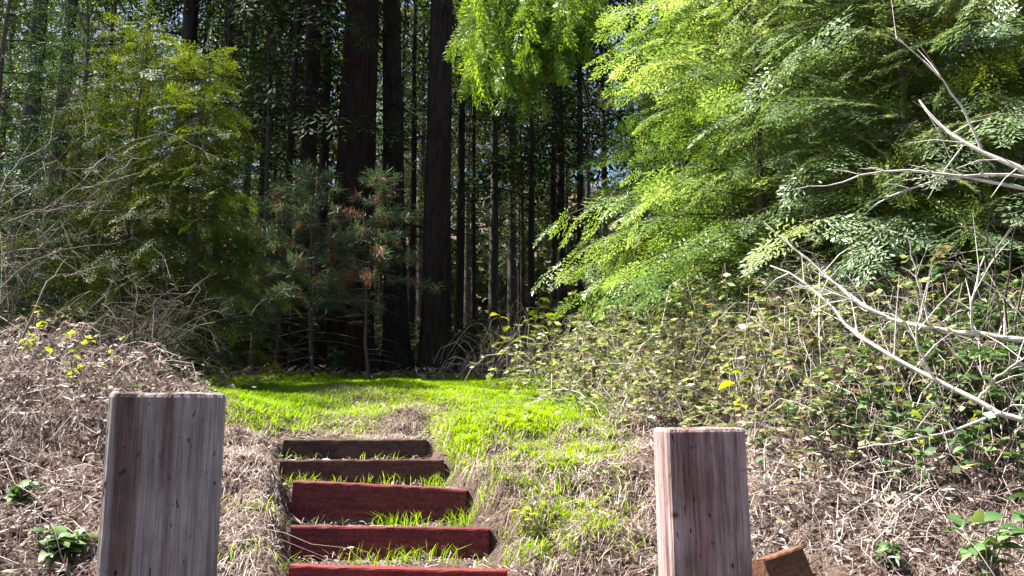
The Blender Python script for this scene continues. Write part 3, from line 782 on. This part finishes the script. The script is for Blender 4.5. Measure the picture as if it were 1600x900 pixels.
# bare pale bush at the far left: thin arching stems with a haze of twigs
def bare_bush(seed, c, n, H, lean, spread, r0=.011, twigs=7):
    r = np.random.default_rng(seed); w = MB()
    for k in range(n):
        a = r.uniform(0, 6.28); d = np.array([math.cos(a), math.sin(a), 0])*spread*r.uniform(.3, 1)+np.array(lean)*r.uniform(.4, 1.3)
        h = H*r.uniform(.5, 1.05); s = np.linspace(0, 1, 9)
        pts = d*(s**1.4)[:, None]+np.column_stack([r.normal(0, .015, 9), r.normal(0, .015, 9), h*(s-.32*s**3)]); pts[0] = [d[0]*.05, d[1]*.05, -.1]
        w.tube(pts, r0*r.uniform(.5, 1.2)*(1-.85*s)+.0015, 4, r.uniform(.15, .8))
        for m in range(twigs):
            i0 = r.integers(3, 9); v = norm(r.normal(0, 1, 3)+[0, 0, .3])*r.uniform(.15, .55); t = np.linspace(0, 1, 4)
            tp = pts[i0]+v*t[:, None]+np.array([0, 0, -.12])*(t**2)[:, None]
            w.tube(tp, .003*(1-.6*t), 3, r.uniform(.5, 1))
            for _ in range(3):
                v2 = norm(v+r.normal(0, .3, 3))*r.uniform(.08, .22); w.tube(np.array([tp[2], tp[2]+v2]), [.002, .001], 3, r.uniform(.5, 1))
    return w
def put_bare(name, label, x, Y, *a, mat=M_TWIG, **k):
    p = gp(x, Y); o = link(name, bare_bush(*a, **k).build(name, mat), loc=p); return tag(o, label, 'bush')
put_bare('bare_bush', 'pale leafless bush with arching twigs at the left edge', -30, 6.6, 601, None, 12, 3.0, (.8, -.2, 0), .9, r0=.006, twigs=9)
put_bare('bare_bush', 'leafless bush of fine grey twigs right of the pale dead limbs', 1570, 4.3, 602, None, 6, 1.5, (-.5, -.1, 0), .7, r0=.006, twigs=4, mat=M_TWIG)
put_bare('bare_bush', 'dark leafless twigs below the olive conifers', 210, 7.2, 603, None, 30, 1.3, (.2, -.2, 0), .9, r0=.007)
put_bare('bare_bush', 'grey leafless bush in front of the yellowish cedar', 1430, 5.8, 604, None, 7, 1.5, (-.6, -.1, 0), .8, r0=.006, twigs=5, mat=M_TWIG)

# ------------------------------------------------------------------ pale dead limbs leaning in from the right
def limb(label, path, Y0, Y1, r0, sides, seed):
    r = np.random.default_rng(seed)
    P = [px(x, y, Y0+(Y1-Y0)*k/(len(path)-1)) for k, (x, y) in enumerate(path)]
    d = norm(P[0]-P[1]); foot = P[0]+np.array([1.0, .1, 0]); foot[2] = float(ground(foot[0], foot[1]))-.1
    mid = (P[0]+foot)/2+np.array([.12, 0, .18])
    P = np.array([foot, mid]+P)
    s = np.linspace(0, 1, 26); u = np.concatenate([[0], np.cumsum(np.linalg.norm(np.diff(P, axis=0), axis=1))]); u /= u[-1]
    C = np.column_stack([np.interp(s, u, P[:, k]) for k in range(3)]); C[1:-1] = (C[:-2]+C[1:-1]*2+C[2:])/4; C += r.normal(0, .004, C.shape)
    o0 = C[0].copy(); w = MB(); R = r0*(1-.88*s)+.002
    w.tube(C-o0, R, 9, .8, 1+.08*r.normal(0, 1, (26, 9)))
    for (t, x, y, bx, by) in sides:
        p0 = C[int(t*25)]; Yb = p0[1]; p2 = px(x, y, Yb-.12); p1 = px(bx, by, Yb-.05); q = np.linspace(0, 1, 10)[:, None]
        S = p0*(1-q)**2+2*p1*q*(1-q)+p2*q*q+r.normal(0, .005, (10, 3))
        S[0] = p0
        w.tube(S-o0, R[int(t*25)]*.5*(1-.8*q[:, 0])+.0015, 6, .8)
        for _ in range(5):
            i0 = r.integers(3, 10); v = norm(S[i0]-S[i0-2]+r.normal(0, .06, 3))*r.uniform(.08, .3); w.tube(np.array([S[i0], S[i0]+v*.5+[0, 0, .01], S[i0]+v])-o0, [.003, .002, .001], 3, .8)
    for _ in range(16):
        i0 = r.integers(8, 25); v = norm(r.normal(0, 1, 3)*[1, .6, 1])*r.uniform(.1, .4); w.tube(np.array([C[i0], C[i0]+v*.5+[0, 0, .02], C[i0]+v])-o0, [.0035, .0025, .001], 4, .8)
    o = link('dead_limb', w.build('dead_limb', M_PALE), loc=o0); tag(o, label, 'dead limb', 'pale dead limbs leaning in from the right')
limb('thick white dead limb highest at the right edge', [(1615, 276), (1560, 248), (1505, 222), (1462, 190), (1435, 155)], 4.3, 4.6, .034,
     [(.62, 1290, 292, 1400, 235), (.7, 1350, 335, 1440, 260), (.8, 1400, 60, 1490, 120)], 1)
limb('middle white dead limb, nearly level at the right edge', [(1615, 532), (1520, 522), (1430, 512), (1350, 484), (1285, 425), (1195, 350)], 4.0, 4.7, .021,
     [(.55, 1540, 400, 1500, 500), (.6, 1420, 380, 1440, 470), (.7, 1250, 440, 1330, 470)], 2)
limb('lowest white dead limb, slanting down to the right edge', [(1615, 668), (1540, 632), (1450, 588), (1385, 552), (1335, 522), (1270, 445), (1205, 415)], 3.7, 4.4, .018,
     [(.55, 1600, 560, 1540, 600), (.5, 1340, 700, 1460, 690), (.62, 1440, 480, 1420, 540)], 3)

def stick(label, a, b, Y0, Y1, r0, seed):
    r = np.random.default_rng(seed); A = px(*a, Y0); B = px(*b, Y1); d = B-A
    foot = A-d*.9; foot[2] = float(ground(foot[0], foot[1]))-.05
    s = np.linspace(0, 1, 14)[:, None]; u = np.array([0, .42, 1.])
    C = np.column_stack([np.interp(s[:, 0], u, [foot[k], A[k], B[k]]) for k in range(3)]); C[1:-1] = (C[:-2]+2*C[1:-1]+C[2:])/4
    C += r.normal(0, .008, C.shape); C[:, 2] += .06*np.sin(s[:, 0]*3.1); o0 = C[0].copy(); w = MB(); w.tube(C-o0, r0*.6*(1-.8*s[:, 0])+.0015, 6, .7)
    for _ in range(4):
        i0 = r.integers(5, 14); v = norm(norm(d)+r.normal(0, .6, 3))*r.uniform(.12, .45); w.tube(np.array([C[i0], C[i0]+v*.5+[0, 0, .02], C[i0]+v])-o0, [.003, .002, .001], 4, .7)
    tag(link('dead_stick', w.build('dead_stick', M_TWIG), loc=o0), label, 'stick', 'dead sticks leaning on the left bank')
stick('arching grey stick curving up beside the olive conifers', (5, 290), (92, 215), 5.6, 5.9, .012, 1)
stick('pale stick slanting up below the olive conifers', (0, 362), (150, 318), 5.4, 5.8, .011, 2)
stick('long low grey stick pointing right toward the olive conifers', (40, 420), (190, 380), 5.6, 6.0, .010, 3)
stick('short bright stick on top of the left bank', (70, 452), (138, 428), 5.0, 5.2, .012, 4)

# ------------------------------------------------------------------ small leafy plants, their leaves one by one
def leaf_mesh(name, mat, tint, pw=.5, fold=.12):
    t = np.linspace(0, 1, 6); wdt = pw*.5*np.sin(np.pi*t**.8)**.8+.004; V = []
    for a, b in zip(t, wdt):
        z = .14*math.sin(a*2.6)-.12*a*a
        V += [(a, -b, z+fold*b*2), (a, 0, z), (a, b, z+fold*b*2)]
    f = []
    for k in range(5):
        for j in range(2): f.append((k*3+j, (k+1)*3+j, (k+1)*3+j+1, k*3+j+1))
    m = MB(); m.add(V, f, tint); return m.build(name, mat)
LM = [leaf_mesh('leaf', M_LIME, t) for t in (.2, .5, .9)]
LG = [leaf_mesh('leaf', M_GREENLEAF, t, .6) for t in (.3, .6, .95)]
def plant(name, label, cat, p, H, stems, per, size, meshes, seed, group=None, lean=(0, 0)):
    r = np.random.default_rng(seed); e = empty(name, p); w = MB()
    for k in range(stems):
        a = r.uniform(0, 6.28); tip = np.array([lean[0]+math.cos(a)*H*.45*r.uniform(.2, 1), lean[1]+math.sin(a)*H*.45*r.uniform(.2, 1), H*r.uniform(.55, 1.05)]); s = np.linspace(0, 1, 6)
        pts = tip*np.column_stack([s**1.5, s**1.5, s]); pts[0, 2] = -.03
        w.tube(pts, .004*(1-.6*s), 4, .5)
        for m in range(per):
            t = r.uniform(.35, 1) if m else 1.; q = t*5; i0 = min(int(q), 4); c = pts[i0]+(pts[i0+1]-pts[i0])*(q-i0)
            l = link('leaf', meshes[r.integers(0, len(meshes))], e); l.location = tuple(c); sc = size*r.uniform(.6, 1.2); l.scale = (sc,)*3
            l.rotation_euler = (r.normal(0, .35), r.uniform(-.5, .45), r.uniform(0, 6.28))
    link('stem', w.build('stem', M_CANE), e)
    return tag(e, label, cat, group)
plant('leafy_plant', 'green leafy clump at the foot of the grey post', 'plant', gpy(95, 898), .15, 12, 8, .085, LG, 1)
plant('leafy_plant', 'dark green low leaves on the bank at the left edge', 'plant', gpy(28, 800), .13, 9, 7, .06, LG, 21)
plant('leafy_plant', 'pale green leaves just behind the top of the grey post', 'plant', gpy(215, 640), .16, 7, 6, .06, LG, 22)
plant('leafy_plant', 'green leaves at the bottom edge right of the wood block', 'plant', gpy(1390, 893), .1, 8, 6, .055, LG, 23)
plant('leafy_plant', 'bright green leafy plant in the lower right corner', 'plant', gp(1515, 3.2, 0), .38, 6, 7, .085, LG, 2)
plant('lime_sprig', 'lime green sprig right of the top of the pinkish post', 'plant', gp(1170, 4.9, 0), .62, 3, 4, .10, LM, 3)
plant('lime_sprig', 'lime green sprig on the bramble heap back right of the grass', 'plant', gp(830, 9.9, 0), 1.15, 4, 6, .17, LM, 4)
plant('lime_sprig', 'yellow green sprig at the right end of the grass', 'plant', gp(960, 7.0, 0), .4, 3, 4, .10, LM, 5)
plant('lime_sprig', 'small yellow sprig on the left bank behind the grey post', 'plant', gp(150, 5.2, 0), .42, 3, 4, .09, LM, 6)
plant('lime_sprig', 'yellow green sprig among the brambles below the white limbs', 'plant', gp(1440, 4.0, 0), .5, 4, 4, .08, LM, 7)
plant('lime_sprig', 'yellow green seedling between lowest step and the pinkish post', 'plant', gp(825, 3.7, 0), .14, 4, 4, .05, LM, 8)
plant('lime_sprig', 'yellow green low bush beside the straight dark trunk', 'plant', gp(765, 11.2, 0), .6, 7, 8, .12, LM, 9)
plant('leafy_plant', 'pale green leafy plant at the foot of the young pine', 'plant', gp(520, 11.0, 0), .35, 8, 6, .13, LG, 10)
plant('leafy_plant', 'leafy bush sprig at the upper left bank edge', 'plant', gp(90, 4.9, 0), .75, 5, 5, .08, LM, 12)
plant('leafy_plant', 'glossy leafy plant among the shaded brambles at right', 'plant', gp(1520, 3.75, 0), .55, 5, 7, .075, LG, 13)

# pale pebble on the fourth tread
sm = MB(); th = np.linspace(0, 2*np.pi, 11)[:-1]; rr = np.random.default_rng(4)
rings = [np.column_stack([np.cos(th)*q*.034, np.sin(th)*q*.026, np.full(10, z*.022)])*(1+rr.normal(0, .05, (10, 1))) for q, z in ((.02, -1), (.7, -.75), (1, 0), (.75, .7), (.02, 1))]
ii = np.arange(4)[:, None]*10; jj = np.arange(10)[None]; j2 = (jj+1) % 10
sm.add(np.concatenate(rings), np.stack([ii+jj, ii+j2, ii+10+j2, ii+10+jj], -1).reshape(-1, 4), .95)
pp = gp(515, 5.15); o = link('pebble', sm.build('pebble', tint_mat('pale_stone', [(0, (.4, .38, .36)), (1, (.62, .6, .57))])), loc=(pp[0], pp[1], float(ground(pp[0], pp[1]))+.016))
tag(o, 'small pale stone below the topmost step board', 'stone')

# ------------------------------------------------------------------ grass and litter
r = np.random.default_rng(91)
def blades(x, y, h, wid, lean, tint, curl=.5):
    n = len(x); z = ground(x, y)+relief(x, y); a = r.uniform(0, 6.28, n); b = a+r.normal(1.57, .5, n)
    P0 = np.column_stack([x, y, z-.01]); d = np.column_stack([np.cos(a), np.sin(a), 0*a])*(lean*h)[:, None]; s = np.column_stack([np.cos(b), np.sin(b), 0*b])*wid[:, None]/2
    P1 = P0+d*.4+np.column_stack([0*h, 0*h, h*.62]); P2 = P0+d*1.1+np.column_stack([0*h, 0*h, h*(1-curl*.25*lean)])
    Q = np.concatenate([np.stack([P0-s, P0+s, P1+s*.8, P1-s*.8], 1), np.stack([P1-s*.8, P1+s*.8, P2+s*.12, P2-s*.12], 1)])
    return Q, np.concatenate([tint, tint])
def field(n, xa, xb, ya, yb):
    return r.uniform(xa, xb, n), r.uniform(ya, yb, n)
def bumpy(x, y, f=1.):
    return .5+.25*(np.sin(2.3*f*x+1.1*f*y)+np.sin(1.7*f*y-2.9*f*x+2))*.9+.12*np.sin(7*f*x+3)*np.sin(6*f*y)
def off_steps(x, y):
    Ys = [b[0] for b in BW]; xc = np.interp(y, Ys, [(b[1]+b[2])/2 for b in BW]); hw = np.interp(y, Ys, [(b[2]-b[1])/2 for b in BW])
    ins = (np.abs(x-xc) < hw+.05) & (y > 3.1) & (y < 5.6)
    return ~ins
def green_mask(x, y):
    """where the photograph shows grass: the flat above the steps and its right-hand slope"""
    u = 800+x*F/y
    m = sstep(5.6, 6.6, y+.35*np.sin(3*x)+.25*np.sin(7*x+2))
    slope = sstep(655, 720, u)*(1-sstep(900, 1000, u))*sstep(3.7, 5.2, y)*(.5+.5*sstep(.25, .6, bumpy(x, y, 2.)))
    m = np.maximum(m, slope)
    m *= sstep(300, 370, u)*(1-sstep(945, 1010, u+60*sstep(7, 5, y)))
    bare = np.exp(-(((u-535)/60)**2+((y-7.9)/.55)**2))
    return m*(1-.9*bare)*np.where(off_steps(x, y), 1, .04)
x, y = field(460000, -4.2, 2.2, 3.5, 13)
keep = r.uniform(0, 1, len(x)) < green_mask(x, y)*(.25+.75*sstep(13, 6, y))*np.clip(.35+bumpy(x, y), .2, 1)
x, y = x[keep][:190000], y[keep][:190000]; n = len(x)
Q, T = blades(x, y, r.uniform(.018, .062, n)*(.7+.6*bumpy(x, y, .7)), r.uniform(.005, .009, n), r.uniform(.3, 1.1, n), np.clip(.42+.3*bumpy(x, y, 1.3)+r.normal(0, .16, n), .03, 1))
x, y = field(260000, -1.2, 1.6, 3.3, 6.4); u = 800+x*F/y; g = vnoise(x, y, 2.6, 9)+.6*vnoise(x, y, 7., 8)
keep = off_steps(x, y) & (r.uniform(-.55, .75, len(x)) < g+.15) & (r.uniform(0, 1, len(x)) < sstep(650, 715, u)*(1-sstep(880, 1010, u))*sstep(3.3, 4.3, y))
x, y = x[keep][:45000], y[keep][:45000]; n = len(x)
Q2, T2 = blades(x, y, r.uniform(.015, .05, n), r.uniform(.004, .008, n), r.uniform(.4, 1.3, n), np.clip(.72+r.normal(0, .2, n), .03, 1))
Q = np.concatenate([Q, Q2]); T = np.concatenate([T, T2])
tag(link('meadow_grass', quads_mesh('meadow_grass', Q, T, M_GRASS)), 'short bright green grass above the steps', 'grass', kind='stuff')
# tufts on the treads and beside the posts
X0, Y0 = [], []
for (u, yy, cnt, sp) in [(600, 3.72, 60, .10), (670, 3.74, 45, .08), (640, 4.2, 60, .12), (620, 4.24, 40, .05), (720, 4.22, 40, .05), (560, 4.72, 40, .18), (640, 4.70, 30, .12), (600, 5.22, 40, .12), (470, 5.2, 25, .08),
                         (480, 4.65, 70, .06), (820, 3.6, 50, .06), (690, 4.65, 45, .06), (740, 4.2, 55, .06), (640, 3.33, 30, .2), (395, 3.9, 60, .15), (410, 3.5, 50, .15), (900, 3.6, 70, .25)]:
    c = gp(u, yy); X0.append(c[0]+r.normal(0, sp, cnt)); Y0.append(c[1]+r.normal(0, .025, cnt))
x = np.concatenate(X0); y = np.concatenate(Y0); n = len(x)
Q, T = blades(x, y, r.uniform(.03, .11, n), r.uniform(.003, .006, n), r.uniform(.2, 1, n), np.clip(.6+r.normal(0, .2, n), .02, 1))
tag(link('tread_grass', quads_mesh('tread_grass', Q, T, M_GRASS)), 'sparse grass tufts growing on the treads of the steps', 'grass', kind='stuff')
# dry stalks lying on the banks
def patch(x, y):
    return .5+.28*np.sin(2.9*x+1.5*np.sin(2.1*y))*np.cos(2.4*y+1.2*np.sin(3.1*x))+.22*np.sin(6.1*x+2*y+1)*np.sin(5.7*y-1.7*x)
def strands(x, y, L, wid, lift, tint):
    n = len(x); a = r.uniform(0, 6.28, n); d = np.column_stack([np.cos(a), np.sin(a)])
    pts = []
    side = np.column_stack([-d[:, 1], d[:, 0], r.normal(0, .5, n)])*wid[:, None]/2
    bend = r.normal(0, .25, n)*L
    for t, w_ in ((-.5, .5), (0, 1), (.5, .4)):
        xx = x+d[:, 0]*L*t-d[:, 1]*bend*(t*t); yy = y+d[:, 1]*L*t+d[:, 0]*bend*t*t
        gz = ground(xx, yy)+relief(xx, yy); zz = gz+.006+lift*(1-abs(t)*r.uniform(.3, 2.0, n))*r.uniform(.6, 1.2, n)
        pts.append((np.column_stack([xx, yy, np.maximum(zz, gz+.002)]), w_))
    q = []
    for (p, a_), (p2, b_) in zip(pts[:-1], pts[1:]): q.append(np.stack([p-side*a_, p+side*a_, p2+side*b_, p2-side*b_], 1))
    return np.concatenate(q), np.concatenate([tint, tint])
x, y = field(260000, -5.6, 5.4, 2.0, 8.5)
fr = np.abs(x) < y*.66+1.2
den = (1-.85*green_mask(x, y))*sstep(9, 5, y)*np.clip(.35+bumpy(x, y, 1.6), .15, 1)
keep = fr & (r.uniform(0, 1, len(x)) < den) & (off_steps(x, y) | (r.uniform(0, 1, len(x)) < .12))
x, y = x[keep][:105000], y[keep][:105000]; n = len(x)
Q, T = strands(x, y, r.uniform(.02, .12, n), r.uniform(.0015, .0045, n), r.uniform(.005, .05, n), np.clip(r.beta(2.2, 2, n)*.75+.5*(patch(x, y)-.35), 0, 1))
tag(link('dry_grass_litter', quads_mesh('dry_grass_litter', Q, T, M_DRY)), 'pale dry stalks and twigs littering the banks', 'litter', kind='stuff')
x, y = field(190000, -5.6, 5.4, 2.0, 9)
keep = (np.abs(x) < y*.66+1.2) & (r.uniform(0, 1, len(x)) < (1-.8*green_mask(x, y))) & (off_steps(x, y) | (r.uniform(0, 1, len(x)) < .25))
x, y = x[keep][:88000], y[keep][:88000]; n = len(x)
P = np.column_stack([x, y, ground(x, y)+relief(x, y)+r.uniform(.002, .02, n)])
a = r.uniform(0, 6.28, n)
Q = needles(P, np.column_stack([np.cos(a), np.sin(a), r.normal(0, .35, n)]), np.tile([0, 0, 1.], (n, 1))+r.normal(0, .5, (n, 3)), r.uniform(.012, .045, n), r.uniform(.005, .014, n))
tag(link('dead_leaf_litter', quads_mesh('dead_leaf_litter', Q, r.beta(2, 2, n)*.7+.5*(patch(x+3, y)-.35), M_DEADLEAF)), 'brown dead leaves scattered on the banks', 'litter', kind='stuff')
# forest floor litter and low ground cover under the trees
x, y = field(30000, -12, 9, 10, 24); z = ground(x, y); n = len(x)
keep = r.uniform(0, 1, n) < .6*sstep(26, 11, y); x, y, z = x[keep], y[keep], z[keep]; n = len(x); a = r.uniform(0, 6.28, n)
Q = needles(np.column_stack([x, y, z+r.uniform(.01, .12, n)]), np.column_stack([np.cos(a), np.sin(a), r.normal(.1, .4, n)]), np.tile([0, 0, 1.], (n, 1))+r.normal(0, .5, (n, 3)), r.uniform(.06, .18, n), r.uniform(.02, .06, n))
tag(link('forest_floor_litter', quads_mesh('forest_floor_litter', Q, r.beta(2, 2.5, n), M_DEADLEAF)), 'brown leaf litter under the forest trees', 'litter', kind='stuff')
